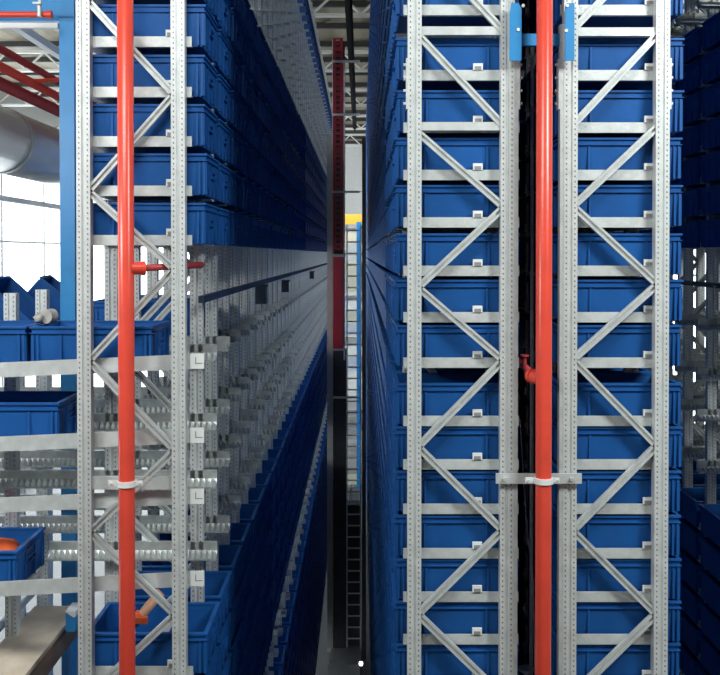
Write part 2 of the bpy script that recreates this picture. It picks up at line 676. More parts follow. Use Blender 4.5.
def front_frame(name_label, ups, segs, arm_x, levels, clip_x, hidden_levels, horiz, y=Y0, tie=.04):
    xl, xr = ups[0] + UW / 2 - .012, ups[1] - UW / 2 + .012
    root = thing('rack_bay', ((ups[0] + ups[1]) / 2, y, 0), name_label, 'rack')
    cx = root.location.x
    for u in ups:
        up = link('upright', UPM, (u - cx, 0, 0), root)
        link('foot_plate', PLATE, (0, 0, 0), up)
    for p0, p1 in segs:
        part('brace', brace(p0, p1), M_GALV, root)
    am = arm_mb(arm_x[0], arm_x[1], ya=.057).mesh('support_arm', M_GALV, (cx, 0, 0))
    cm = MB().box(clip_x - .023, clip_x + .023, .046, .058, .024, .056).mesh('stop_clip', M_WHITE, (cx, 0, 0))
    lm = MB().box(clip_x - .016, clip_x + .016, .0445, .046, .026, .042).mesh('clip_print', M_GREY, (cx, 0, 0))
    for z in levels:
        a = link('support_arm', am, (0, 0, z), root)
        link('stop_clip', cm, (0, 0, 0), a, label='white clip on the beam')
        link('clip_print', lm, (0, 0, 0), a)
    hm = MB()
    for z in hidden_levels:
        hm.box(arm_x[0] - cx, arm_x[1] - cx, .052, .057, z - .025, z + .025)
        hm.box(arm_x[0] - cx, arm_x[1] - cx, .057, .09, z - .0225, z - .0195)
    if hidden_levels:
        link('distant_arms', hm.mesh('distant_arms', M_GALV), (0, 0, 0), root, True)
    for z in horiz:
        b = MB()
        hh = tie / 2
        b.prism([(-hh, 0), (-hh, -.03), (-hh + .005, -.03), (-hh + .005, -.005), (hh - .005, -.005), (hh - .005, -.03), (hh, -.03), (hh, 0)], (xl - .01, y + .012, z), (xr + .01, y + .012, z), (0, 0, 1))
        part('cross_tie', b, M_GALV, root)
    return root


def seg_px(segs, ups, top, bottom):
    xl, xr = ups[0] + UW / 2 - .012, ups[1] - UW / 2 + .012
    out = []
    for s0, p0, s1, p1 in segs:
        out.append(((xl if s0 == 'l' else xr, Y0 + .008, zat(p0, Y0)), (xl if s1 == 'l' else xr, Y0 + .008, zat(p1, Y0))))
    return out


def zz_segs(nodes, ups, y):
    xl, xr = ups[0] + UW / 2 - .012, ups[1] - UW / 2 + .012
    return zigzag(nodes, xl, xr, y + .008)


front_left = front_frame('perforated galvanised frame behind the left red pipe, nearest of the left rack', L_UP,
                         zz_segs(L_NODES, L_UP, Y0), (-1.36, -.817), L_FULL + L_LOW[:1], xat(169, Y0), L_GAP + L_TOP + L_LOW[1:] + L_LOWGAP + L_DEEP,
                         [zat(484, Y0)], tie=.06)
front_mid = front_frame('perforated galvanised frame left of the right red pipe, at the aisle corner', A_UP, seg_px(A_SEG, A_UP, 0, 0), (.205, .765), A_VIS, xat(479, Y0),
                        A_ABOVE + A_BELOW, [zat(30, Y0), zat(125, Y0) - .004])
front_right = front_frame('perforated galvanised frame right of the right red pipe, front of right rack', B_UP, seg_px(B_SEG, B_UP, 0, 0), (.96, 1.49), A_VIS, xat(652, Y0),
                          A_ABOVE + A_BELOW, [zat(31, Y0)])
# splice channels bolted to the outer sides of the two right-hand uprights
for root, u, side, zt in ((front_mid, A_UP[1], 1, 24), (front_right, B_UP[0], -1, 24)):
    x0 = u + side * (UW / 2)
    x1 = x0 + side * .018
    b = MB().box(min(x0, x1), max(x0, x1), Y0 + .002, Y0 + .045, .5, zat(zt, Y0))
    part('edge_channel', b, M_GALV, root)
for root, u, side in ((front_mid, A_UP[0], -1), (front_mid, A_UP[1], 1.9), (front_right, B_UP[0], -1.9), (front_right, B_UP[1], 1)):
    s = 1 if side > 0 else -1
    x0 = u + s * (UW / 2 + (.018 if abs(side) > 1 else 0))
    x1 = x0 + s * .008
    b = MB().box(min(x0, x1), max(x0, x1), Y0 + .0, Y0 + .045, zat(109, Y0), zat(58, Y0))
    p = part('splice_plate', b, M_GALV, root)
    for q in range(4):
        zz = zat(64 + 13 * q, Y0)
        bb = MB().cyl((x1, Y0 + .02, zz), (x1 + s * .012, Y0 + .02, zz), .007, 6)
        part('bolt', bb, M_WHITE, root, parent=p)

# deeper frames of the left rack
cxl = (L_UP[0] + L_UP[1]) / 2
arm_l = arm_mb(-1.36 - cxl, -.79 - cxl).mesh('support_arm', M_GALV)


def rail_mesh(x0, x1, seg):
    """Roll-formed shelf rail with a row of embossed bumps along its lip."""
    prof = [(.02, .088), (.0, .088), (0, .045), (-.018, .030), (-.034, .016), (-.052, .012), (-.052, .004), (.02, .004)]
    b = MB()
    n = len(prof)
    vs, fs = [], []
    for i in range(seg + 1):
        x = x0 + (x1 - x0) * i / seg
        for j, (y, z) in enumerate(prof):
            if j in (3, 4):
                s = 1 if i % 2 else -1
                y += -.005 * s
                z += .005 * s
            vs.append((x, y, z))
    for i in range(seg):
        for j in range(n):
            a, c = i * n + j, i * n + (j + 1) % n
            fs.append((a, a + n, c + n, c))
    fs.append(tuple(range(n)))
    fs.append(tuple(seg * n + j for j in range(n))[::-1])
    b.add(vs, fs)
    return b.mesh('shelf_rail', M_RAIL)


RAIL_LONG = rail_mesh(-2.50 - cxl, -.765 - cxl, 112)
RAIL_K1 = [rail_mesh(x - cxl, -.765 - cxl, n) for x, n in ((-1.0, 16), (-1.45, 46), (-2.5, 112), (-1.66, 60))]
RAIL_SHORT = rail_mesh(-1.40 - cxl, -.765 - cxl, 40)
RAIL_CH = rail_mesh(-.335, .30, 40)
brace_segs = zz_segs(L_NODES, (L_UP[0] - cxl, L_UP[1] - cxl), 0)
vis_b = [s for s in brace_segs if min(s[0][2], s[1][2]) < H + .3 and max(s[0][2], s[1][2]) > H - 2.4]
hid_b = [s for s in brace_segs if s not in vis_b]
BRACE_VIS = [brace(*s).mesh('brace', M_GALV) for s in vis_b]
g = MB()
for s in hid_b:
    q = brace(*s)
    g.add(q.v, q.f)
BRACE_HID = g.mesh('distant_braces', M_GALV)
g = MB()
for s in brace_segs:
    q = brace(*s)
    g.add(q.v, q.f)
BRACE_ALL = g.mesh('distant_braces', M_GALV)


def arms_joined(zs, x0, x1, name='distant_arms', rails=None):
    g = MB()
    for z in zs:
        g.box(x0, x1, .03, .036, z - .025, z + .025)
        g.box(x0, x1, -.032, .092, z - .0225, z - .0195)
    for z in rails or ():
        g.prism([(.02, 0), (-.05, 0), (-.05, .012), (0, .045), (0, .088), (.02, .088)], (x0 - .0, 0, z), (x1 + .02, 0, z), (0, 1, 0))
    return g.mesh(name, M_GALV)


ARMS_NEAR = arms_joined(L_TOP + L_LOW[2:] + L_DEEP, -1.36 - cxl, -.79 - cxl)
ARMS_FAR = arms_joined(L_FULL + L_GAP + L_TOP + L_LOW + L_LOWGAP + L_DEEP, -1.36 - cxl, -.79 - cxl, rails=L_TIER)
for k in range(1, KL + 1):
    root = thing('rack_bay', (cxl, fy(k), 0), 'galvanised frame inside the left rack, %s one behind the front frame' % nth(k), 'rack', 'inner frames of the left rack')
    for u in L_UP:
        link('upright', UPM, (u - cxl, 0, 0), root)
    if k <= 12:
        for m in BRACE_VIS:
            link('brace', m, (0, 0, 0), root)
        link('distant_braces', BRACE_HID, (0, 0, 0), root, True)
        for z in L_FULL + L_GAP + L_LOW[:2] + L_LOWGAP:
            link('support_arm', arm_l, (0, 0, z), root)
        for zi, z in enumerate(L_TIER):
            link('shelf_rail', RAIL_K1[zi] if k == 1 else RAIL_LONG if k <= 3 and not (k == 3 and zi == 0) else RAIL_SHORT, (0, 0, z), root)
        link('distant_arms', ARMS_NEAR, (0, 0, 0), root, True)
    else:
        link('distant_braces', BRACE_ALL, (0, 0, 0), root, True)
        link('distant_arms', ARMS_FAR, (0, 0, 0), root, True)

# deeper frames of the middle and right racks, seen through the slot between them
for ups, arm_x, kmax, lab in ((A_UP, (.19, .765), 14, 'galvanised frame inside the middle rack, %s one behind its front frame'),
                              (B_UP, (.96, 1.53), 8, 'galvanised frame inside the right rack, %s one behind its front frame')):
    cx = (ups[0] + ups[1]) / 2
    am = arms_joined(A_ABOVE + A_VIS + A_BELOW, arm_x[0] - cx, arm_x[1] - cx)
    for k in range(1, kmax + 1):
        root = thing('rack_bay', (cx, fy(k), 0), lab % nth(k), 'rack', 'inner frames of the two right racks')
        for u in ups:
            link('upright', UPM, (u - cx, 0, 0), root)
        link('distant_braces', BRACE_ALL, (0, 0, 0), root, True)
        link('distant_arms', am, (0, 0, 0), root, True)

# far right rack across the next aisle
cxc = (C_UP[0] + C_UP[1]) / 2
am = arms_joined(L_FULL + L_TOP + L_LOW + L_LOWGAP + L_DEEP, 2.52 - cxc, 3.08 - cxc)
for k in range(3, 16):
    root = thing('rack_bay', (cxc, fy(k), 0), 'lattice frame of the far right rack, %s one from the front' % nth(k - 2), 'rack', 'frames of the far right rack')
    for u in C_UP:
        link('upright', UPM, (u - cxc, 0, 0), root)
    for m in BRACE_VIS:
        link('brace', m, (0, 0, 0), root)
    link('distant_braces', BRACE_HID, (0, 0, 0), root, True)
    for z in L_TIER:
        link('shelf_rail', RAIL_CH, (0, 0, z), root)
    for z in L_GAP[:2]:
        link('shelf_rail', RAIL_CH, (0, 0, z), root)
    link('distant_arms', am, (0, 0, 0), root, True)
b = MB().box(2.50, 2.53, fy(3), fy(16), H - .24, H - .205)
single('cable_duct', b, M_NAVY, (2.515, fy(3), H - .24), 'thin dark bar along the open lattice at the right picture edge', 'bar')

# ------------------------------------------------------------------ red sprinkler pipes at the front
def riser(px, label, clampz, branch):
    x = xat(px, 4.2)
    root = thing('sprinkler_riser', (x, 4.2, 0), label, 'pipe')
    part('pipe', MB().cyl((x, 4.2, .0), (x, 4.2, H + 5.2), .0375, 28), M_RED, root, smooth=True)
    part('foot_flange', MB().cyl((x, 4.2, 0), (x, 4.2, .02), .09, 24), M_RED, root)
    branch(root, x)
    c = MB().ring((x, 4.2, clampz), (0, 0, 1), .0375, .046, .026, 28)
    c.box(x - .085, x - .040, 4.195, 4.203, clampz - .012, clampz + .014)
    c.box(x + .040, x + .075, 4.195, 4.203, clampz - .010, clampz + .012)
    cl = part('pipe_clamp', c, M_WHITE, root, label='white ring clamp round the pipe')
    part('bolt', MB().cyl((x - .072, 4.195, clampz), (x - .072, 4.185, clampz), .006, 6), M_GALV, root, parent=cl)
    part('bolt', MB().cyl((x + .064, 4.195, clampz), (x + .064, 4.185, clampz), .006, 6), M_GALV, root, parent=cl)
    return root


def branch_left(root, x):
    z = zat(268, 4.3)
    y = 4.2
    part('tee', MB().cyl((x + .02, y, z), (x + .075, y + .03, z), .030, 20).ring((x + .07, y + .028, z), (1, .5, 0), .02, .034, .022, 20), M_RED, root)
    e = (x + .29, y + .36, z + .012)
    br = part('branch_pipe', MB().cyl((x + .06, y + .02, z), e, .0165, 14), M_DRED, root, smooth=True, label='dull brownish branch pipe')
    h = Vector((x + .185, y + .21, z + .01))
    part('sprinkler_head', MB().cyl(h, h + Vector((0, 0, .045)), .011, 10).cyl(h + Vector((0, 0, .045)), h + Vector((0, 0, .06)), .016, 10, .006), M_DRED, root, parent=br)


def branch_right(root, x):
    z = zat(378, 4.3)
    y = 4.2
    part('tee', MB().cyl((x - .0, y + .03, z), (x - .045, y + .09, z + .01), .030, 18).ring((x - .04, y + .085, z + .012), (-.5, .9, 0), .02, .034, .02, 18), M_RED, root)
    e = Vector((x - .062, y + .42, zat(358, 4.6)))
    br = part('branch_pipe', MB().cyl((x - .03, y + .07, z + .008), e, .019, 14), M_DRED, root, smooth=True, label='dull red branch pipe')
    h = Vector((x - .05, y + .22, z + .05))
    part('sprinkler_head', MB().cyl(h, h + Vector((0, 0, .04)), .011, 10).cyl(h + Vector((0, 0, .04)), h + Vector((0, 0, .048)), .022, 12), M_DRED, root, parent=br)


riser_l = riser(126, 'glossy red vertical pipe in front of the left rack frame', zat(486, 4.15), branch_left)
riser_r = riser(544, 'glossy red vertical pipe between the two right rack frames', zat(483, 4.15), branch_right)
# flat bar that holds the right pipe to both frames
p = U(539, 479, 4.27)
b = MB().box(xat(496, 4.285), xat(582, 4.285), 4.275, 4.285, p.z - .024, p.z + .024)
bar = single('pipe_bracket', b, M_GALV, (p.x, 4.28, p.z), 'galvanised flat bar holding right red pipe to both frames', 'bracket')
for px in (505, 572):
    bb = MB().cyl((xat(px, 4.275), 4.275, p.z), (xat(px, 4.275), 4.262, p.z), .009, 6)
    link('bolt', bb.mesh('bolt', M_GALV, (p.x, 4.28, p.z)), (0, 0, 0), bar)

# blue tie beam and blue brackets between the two right frames at the top
z = zat(40, 4.32)
root = thing('blue_tie', (xat(543, 4.32), 4.32, z), 'bright blue steel tie and brackets behind the right red pipe', 'beam')
part('beam', MB().box(.752, .949, 4.31, 4.345, z - .028, z + .028), M_BEAMBLUE, root)
part('bracket', MB().prism([(-.028, .22), (.028, .22), (.028, -.02), (.015, -.05), (-.02, -.05), (-.028, 0)], (xat(515, 4.26), 4.255, zat(14, 4.26)), (xat(515, 4.26), 4.265, zat(14, 4.26)), (1, 0, 0)), M_BEAMBLUE, root)
part('bracket', MB().prism([(-.022, .22), (.022, .22), (.022, -.05), (-.015, -.05), (-.022, -.03)], (xat(569, 4.26), 4.255, zat(14, 4.26)), (xat(569, 4.26), 4.265, zat(14, 4.26)), (1, 0, 0)), M_BEAMBLUE, root)
for px, py in ((523, 6), (567, 6), (518, 30), (566, 31)):
    q = U(px, py, 4.26)
    part('bolt', MB().cyl((q.x, 4.266, q.z), (q.x, 4.25, q.z), .008, 8), M_WHITE, root)
# conduits and loose cable in the dark slot
for i, (px, y, r, m, lab) in enumerate(((532, 4.75, .010, M_RAIL, 'thin grey conduit in the slot left of the right red pipe'),
                                        (517, 5.1, .008, M_DARK, 'thin dark conduit beside the middle rack in the slot'))):
    x = xat(px, y)
    single('conduit', MB().cyl((x, y, 0), (x, y, H + 1.15), r, 8), m, (x, y, 0), lab, 'conduit', smooth=True)
g = MB()
pts = [U(520, 420, 4.6), U(523, 470, 4.6), U(527, 530, 4.6), U(533, 580, 4.6), U(535, 676, 4.6), Vector((U(535, 676, 4.6).x, 4.6, .0))]
for a, c in zip(pts[:-1], pts[1:]):
    g.cyl(a, c, .0028, 6)
single('cable', g, M_RAIL, tuple(pts[-1]), 'thin loose wire hanging in the dark slot beside right red pipe', 'cable')
q = U(526, 669, 4.6)
single('pipe_hanger', MB().cyl((q.x, q.y, q.z - .006), (q.x, q.y, q.z + .006), .04, 20).cyl((q.x, q.y, 0), (q.x, q.y, q.z - .006), .012, 8), M_RAIL, (q.x, q.y, 0), 'round pale disc low in the slot beside the right red pipe', 'disc')

# ------------------------------------------------------------------ left pick zone
YB = 4.356
for i, (pl, pr, lab) in enumerate(((370, 361, 'topmost'), (444, 435, 'second'), (505, 496, 'third'), (589, 578, 'lowest'))):
    a = U(-40, pl + .2 * (pl - pr), YB)
    c = U(203, pr, YB)
    a.y = c.y = YB
    lname = {'topmost': 'topmost wide galvanised cross beam in the pick zone, under the row of bins',
             'second': 'second wide cross beam from the top, under the single closed-row bin',
             'third': 'third wide cross beam from the top, just under the pipe clamp',
             'lowest': 'lowest wide cross beam in the pick zone, above the wooden plank'}[lab]
    root = thing('cross_beam', tuple(a), lname, 'beam', 'cross beams of the pick zone')
    part('beam', MB().bar(a, c, .072, .008, (0, 0, 1)), M_GALV, root)
    e = part('end_cap', MB().box(c.x - .06, c.x + .004, YB - .008, YB - .0045, c.z - .037, c.z + .037).box(c.x + .0005, c.x + .006, YB - .007, YB + .004, c.z - .037, c.z + .037), M_WHITE, root, label='white end plate')
    part('slot', MB().box(c.x - .036, c.x - .0, YB - .0088, YB - .008, c.z - .012, c.z - .008).box(c.x - .036, c.x - .032, YB - .0088, YB - .008, c.z - .012, c.z + .02), M_GREY, root, parent=e)

# outer posts
PX = -1.875
for k in (1, 2):
    top = H - .21
    b = MB()
    n = len(UP_PROF)
    vs = [(a, c, 0) for a, c in UP_PROF] + [(a, c, top) for a, c in UP_PROF]
    fs = [(i, (i + 1) % n, (i + 1) % n + n, i + n) for i in range(n)] + [tuple(range(n))[::-1], tuple(range(n, 2 * n))]
    b.add(vs, fs)
    tag(link('rack_post', b.mesh('rack_post', M_PERF), (PX, fy(k) + .03, 0)),
        {1: 'short-topped perforated post at the far left picture edge', 2: 'short-topped perforated post between the two tilted bins',
         4: 'perforated post behind blue column, first behind it', 5: 'perforated post behind blue column, second behind it'}[k], 'post')
# blue column and top beam
bx_ = xat(69.5, 5.72)
root = thing('blue_column', (bx_, 5.72, 0), 'tall square blue steel column left of the left rack', 'column')
part('shaft', MB().box(bx_ - .047, bx_ + .047, 5.68, 5.76, 0, H + 5.2), M_BEAMBLUE, root)
part('base_plate', MB().box(bx_ - .1, bx_ + .1, 5.62, 5.82, 0, .015), M_BEAMBLUE, root)
part('cap_plate', MB().box(bx_ - .05, bx_ + .05, 5.672, 5.68, zat(17, 5.68), zat(-20, 5.68)), M_BEAMBLUE, root)
b = MB().box(-6.5, bx_ - .05, 5.69, 5.75, zat(22, 5.72), zat(20, 5.72)).box(-6.5, bx_ - .05, 5.715, 5.725, zat(20, 5.72), zat(-22, 5.72)).box(-6.5, bx_ - .05, 5.69, 5.75, zat(-22, 5.72), zat(-24, 5.72))
single('blue_beam', b, M_BEAMBLUE, (bx_, 5.72, zat(22, 5.72)), 'dark blue steel beam across the top left corner', 'beam')
b = MB().box(-4, bx_ - .05, 5.66, 5.69, zat(29, 5.69), zat(24, 5.69))
single('white_rail', b, M_WHITE, (bx_, 5.67, zat(29, 5.69)), 'white horizontal bar under the dark blue beam at top left', 'bar')
a = U(5, 18, 6.4)
c = Vector((a.x, 24, a.z))
wt = single('white_tube', MB().bar(a, c, .06, .06), M_WHITE, tuple(a), 'white square tube running back under the roof at upper left', 'tube')
for yy in (9, 14, 19, 23.5):
    link('hanger_rod', MB().cyl((a.x, yy, a.z + .02), (a.x, yy, CEIL), .012, 8).mesh('hanger_rod', M_GALV, a), (0, 0, 0), wt)
# orange stub pipe with valve
q = U(0, 14.5, 5.5)
root = thing('stub_pipe', (U(51, 14.5, 5.5).x, 5.5, q.z), 'short orange pipe with a brass valve in the top left corner', 'pipe')
part('pipe', MB().cyl((-3.2, 5.5, q.z), (U(48, 14.5, 5.5).x, 5.5, q.z), .019, 14).cyl((U(47, 14.5, 5.5).x, 5.5, q.z), (U(52, 14.5, 5.5).x, 5.5, q.z), .024, 14), M_RED, root, smooth=False)
vx = U(41, 12, 5.5)
part('valve', MB().cyl((vx.x, 5.47, vx.z - .035), (vx.x, 5.47, vx.z + .04), .014, 10).cyl((vx.x + .005, 5.46, vx.z + .03), (vx.x + .012, 5.46, vx.z + .14), .011, 8).box(vx.x - .03, vx.x + .02, 5.44, 5.46, vx.z + .035, vx.z + .045), M_GALV, root)
# ceiling pipes, duct, tray on the left
for i, (py, x, r, m, lab) in enumerate(((66, -4.0, .055, M_RED, 'red pipe under the roof above the silver duct, upper one'),
                                        (83, -4.2, .075, M_DRED, 'dull red pipe under the roof just above the window band'),
                                        (48, -4.3, .05, M_DRED, 'thin dull red pipe under the roof, highest of three'))):
    Yx = x * F / (0 - CX)
    z = zat(py, Yx)
    single('ceiling_pipe', MB().cyl((x, 8, z), (x, 40, z), r, 14), m, (x, 8, z), lab, 'pipe', 'pipes under the roof on the left', smooth=True)
red_pipe = bpy.data.objects['ceiling_pipe']
zb0 = red_pipe.location.z
link('branch_pipe', MB().cyl((-4.0, 11.0, zb0 + .03), (-3.5, 11.0, zb0 + .06), .025, 12).mesh('branch_pipe', M_RED, red_pipe.location), (0, 0, 0), red_pipe)
DX, DR = -5.0, .45
dz = zat(140, 12.46)
root = thing('air_duct', (DX, 12, dz), 'big round silver air duct in front of the bright windows', 'duct')
for i in range(8):
    part('duct_section', MB().cyl((DX, 8.45 + 4.1 * i, dz), (DX, 12.45 + 4.1 * i, dz), DR, 40), M_DUCT, root, smooth=True)
    part('joint_ring', MB().ring((DX, 12.5 + 4.1 * i, dz), (0, 1, 0), DR - .05, DR + .012, .10, 40), M_MAST, root)
z = zat(167, 14.96)
b = MB().box(-6.15, -5.85, 8, 44, z - .02, z + .0).box(-6.15, -6.13, 8, 44, z, z + .08).box(-5.87, -5.85, 8, 44, z, z + .08)
single('cable_tray', b, M_GALV, (-6, 8, z), 'long galvanised cable tray running below the silver duct', 'cable tray')
z = zat(198, 19.9)
b = MB().box(-8.08, -7.92, 8, 44, z - .06, z + .06)
single('crane_rail', b, M_WHITE, (-8, 8, z), 'pale horizontal rail before the windows, below the cable tray', 'rail')

# bins that stand or lie in the pick zone
R90 = math.pi / 2
TB = [H - .50 + .012, H - .92 + .012, H - 1.26 + .012, H - 1.67 + .012]
GP = 'bins in the pick zone'


def pz(xc, y, z, lab, rot=(0, 0, R90)):
    return make_bin((xc, y, z), lab, GP, rot, True)


B0 = (0, 0, 0)
yb = 4.364 + BD / 2
pz(-1.925, yb, H - .552, 'blue bin at left picture edge, on the topmost cross beam', B0)
pz(-1.31, yb, H - .552, 'blue bin on the topmost cross beam, behind left perforated frame', B0)
rt = L_TIER[0] + .089
y3 = fy(2) + .07 + BD / 2
pz(-1.30, y3, rt, 'blue bin on the topmost rails, second row back, behind the left red pipe', B0)
pz(-1.30, y3 + S, rt, 'shaded blue bin on the topmost rails, third row back', B0)
pz(-1.767, yb, H - .925, 'blue bin at left picture edge, on the second cross beam', B0)
pz(-1.975, yb, H - 1.65, 'blue bin with orange cloth in it, at left picture edge', B0)
for zl, x0, x1 in ((H - .552, -2.24, -1.0), (H - .925, -2.1, -1.45), (H - 1.65, -2.3, -1.66)):
    single('bin_ledge', MB().box(x0, x1, 4.60, 4.64, zl - .03, zl - .001).box(x0, x0 + .03, 4.362, 4.60, zl - .03, zl - .004), M_GALV, (x0, 4.62, zl - .03),
           {-2.24: 'narrow steel ledge under the bins of the topmost cross beam', -2.1: 'narrow steel ledge under the bin of the second cross beam',
            -2.3: 'narrow steel ledge under the bin with orange cloth'}[x0], 'ledge')
# tilted bins thrown on top
def tilted(px, py, y, deg, yaw, lab):
    c = U(px, py, y)
    o = make_bin(tuple(c), lab, GP, (0, 0, 0), True)
    R = Matrix.Rotation(math.radians(yaw), 4, 'Z') @ Matrix.Rotation(math.radians(deg), 4, 'Y') @ Matrix.Rotation(R90, 4, 'Z')
    o.rotation_euler = R.to_euler()
    o.location = c - R.to_3x3() @ Vector((0, 0, BH / 2))
    return o


tipped = [tilted(9, 306, 6.08, 43, 6, 'blue bin tipped on its edge at left picture edge, above the bin row'),
          tilted(58, 309, 6.80, 40, 12, 'blue bin tipped on its edge, half hidden by the blue column')]
LEDGE = H - .575
for o in tipped:
    Rm = o.rotation_euler.to_matrix()
    low = min((Rm @ Vector((sx * BW / 2, sy * BD / 2, sz))).z for sx in (-1, 1) for sy in (-1, 1) for sz in (0, BH + .002))
    o.location.z = LEDGE - low + .002
b = MB().box(-2.75, -1.98, 5.75, 7.2, LEDGE - .03, LEDGE)
for cx_, cy_ in ((-2.7, 5.78), (-2.02, 5.80), (-2.7, 7.15), (-2.02, 7.15)):
    b.box(cx_ - .02, cx_ + .02, cy_ - .02, cy_ + .02, 0, LEDGE - .03)
single('steel_ledge', b, M_GALV, (-2.3, 6.4, 0), 'high steel ledge behind the posts that carries the two tipped bins', 'ledge')


def lump(name, c, sx, sy, sz, m, label, cat, seed=0, group=None, amp=.25):
    rr = random.Random(seed)
    b = MB()
    nu, nv = 14, 9
    vs, fs = [], []
    ph = [rr.uniform(0, 6.28) for _ in range(6)]
    for j in range(nv + 1):
        t = math.pi * j / nv
        for i in range(nu):
            a = 2 * math.pi * i / nu
            d = 1 + amp * (math.sin(3 * a + ph[0] + 2 * t) * .5 + math.sin(5 * a + ph[1]) * .3 + math.sin(7 * t + ph[2] + a) * .4) * math.sin(t)
            vs.append((c[0] + sx * d * math.sin(t) * math.cos(a), c[1] + sy * d * math.sin(t) * math.sin(a), c[2] + sz * (d * .5 + .5) * math.cos(t)))
    for j in range(nv):
        for i in range(nu):
            a0, a1 = j * nu + i, j * nu + (i + 1) % nu
            fs.append((a0, a1, a1 + nu, a0 + nu))
    b.add(vs, fs)
    return single(name, b, m, (c[0], c[1], c[2] - sz), label, cat, group, True)


lump('orange_cloth', (-1.82, 4.55, H - 1.52), .11, .085, .075, M_ORANGE, 'crumpled orange cloth in the open blue bin at left edge', 'cloth', 3)
lump('orange_cloth', (-2.02, 4.62, H - 1.53), .10, .08, .07, M_ORANGE, 'second orange cloth, farther left in the same open bin', 'cloth', 5)
# grey roll and crumpled sheet on the row of bins
q = U(56, 320, 4.62)
g = MB()
g.ring((q.x, 4.52, H - .312), (0.35, 1, .0), .012, .036, .05, 22)
g.ring((q.x, 4.52, H - .312), (0.35, 1, .0), .001, .012, .05, 12)
single('tape_roll', g, M_GREYCLOTH, (q.x, 4.52, H - .35), 'grey roll lying on the bins beside the blue column', 'roll')
lump('grey_rag', (U(40, 322, 4.52).x, 4.52, H - .322), .028, .05, .025, M_GREYCLOTH, 'small grey rag on the bins left of the roll', 'rag', 8)

# chipboard plank, tube and bits at lower left
zp = H - 2.05
pl = MB().box(-1.90, -1.635, 3.95, 5.22, zp - .022, zp)
single('wooden_plank', pl, M_BOARD, (-1.77, 4.6, zp - .022), 'pale chipboard plank at the lower left below the cross beams', 'plank')
root = thing('plank_stand', (-1.77, 4.6, 0), 'blue steel stand that carries the chipboard plank', 'stand')
lb = MB().box(-1.93, -1.63, 4.0, 4.04, zp - .08, zp - .022)
part('crossbar', lb, M_BEAMBLUE, root)
part('crossbar', MB().box(-1.93, -1.63, 5.14, 5.18, zp - .08, zp - .022), M_BEAMBLUE, root)
part('side_board', MB().box(-1.665, -1.645, 3.95, 5.20, zp - .16, zp - .06), M_TAN2, root, label='brown side board under the plank')
for cx_, cy_ in ((-1.90, 4.02), (-1.70, 4.02), (-1.90, 5.16), (-1.70, 5.16)):
    part('leg', MB().box(cx_ - .02, cx_ + .02, cy_ - .02, cy_ + .02, 0, zp - .08), M_BEAMBLUE, root)
single('steel_tube', MB().cyl((-1.985, 4.0, zp + .01), (-1.985, 5.6, zp + .01), .028, 16), M_DUCT, (-1.985, 4.0, zp), 'shiny steel tube lying along the left of the plank', 'tube', smooth=True)
b = MB().bar((-2.25, 4.7, zp - .05), (-2.25, 6.2, zp + .10), .12, .05)
single('blue_rail', b, M_BEAMBLUE, (-2.25, 4.7, zp - .1), 'dark blue sloping side rail behind the steel tube', 'rail')
q = U(72, 607, 4.9)
g = MB().box(q.x - .022, q.x + .03, 4.86, 4.98, zp + .001, zp + .11)
cs = single('tool_case', g, M_BEAMBLUE, (q.x, 4.92, zp), 'small blue case with white lid at the end of the plank', 'case')
link('lid', MB().prism([(-.024, 0), (.032, 0), (.032, .03), (0.02, .03)], (q.x, 4.855, zp + .111), (q.x, 4.985, zp + .111), (1, 0, 0)).mesh('lid', M_WHITE, (q.x, 4.92, zp)), (0, 0, 0), cs)
# long handled tool and card in the front lower bin
zb = L_LOW[0] + BOT
a = U(113, 664, 4.58)
a.z = max(a.z, zb + .03)
c = U(161, 592, 4.66)
root = thing('hand_tool', tuple(a), 'tan round tool handle with red clamp standing in the nearest low bin', 'tool')
part('handle', MB().cyl(a, c, .021, 16, .026), M_TAN, root, smooth=True)
d = (c - a).normalized()
m_ = a + d * .20
part('clamp', MB().ring(m_, d, .018, .034, .03, 18).box(m_.x - .02, m_.x + .045, m_.y - .045, m_.y - .02, m_.z - .02, m_.z + .01), M_ORANGE, root, label='red clamp')
q = U(166, 628, 4.58)
b = MB().prism([(-.03, -.035), (.03, -.035), (.03, .035), (-.03, .035)], (q.x, 4.57, q.z), (q.x + .004, 4.573, q.z), (0, .2, 1))
b = MB().bar((q.x - .02, 4.575, q.z - .034), (q.x + .014, 4.575, q.z + .034), .05, .003, (1, 0, -.4))
single('paper_card', b, M_WHITE, (q.x, 4.575, q.z - .04), 'small white paper card tilted in the nearest low bin', 'card')
# navy cable duct along the aisle with small boxes standing on the rails
z = H - .225
b = MB().box(-.805, -.775, 4.45, fy(KL), z - .017, z + .017)
single('cable_duct', b, M_NAVY, (-.79, 4.45, z - .017), 'long dark blue bar along the empty zone of the left rack', 'bar')
for i, (yy, hh) in enumerate(((7.45, .16), (9.75, .13), (15.0, .125))):
    zz = H - .412
    b = MB().box(-.87, -.785, yy - .06, yy + .06, zz, zz + hh).box(-.88, -.775, yy - .07, yy + .07, zz + hh - .02, zz + hh)
    single('small_box', b, M_NAVY, (-.83, yy, zz),
           'small dark blue box on the top rail of the empty zone, ' + ('nearest of three', 'middle of three', 'farthest of three')[i], 'box')

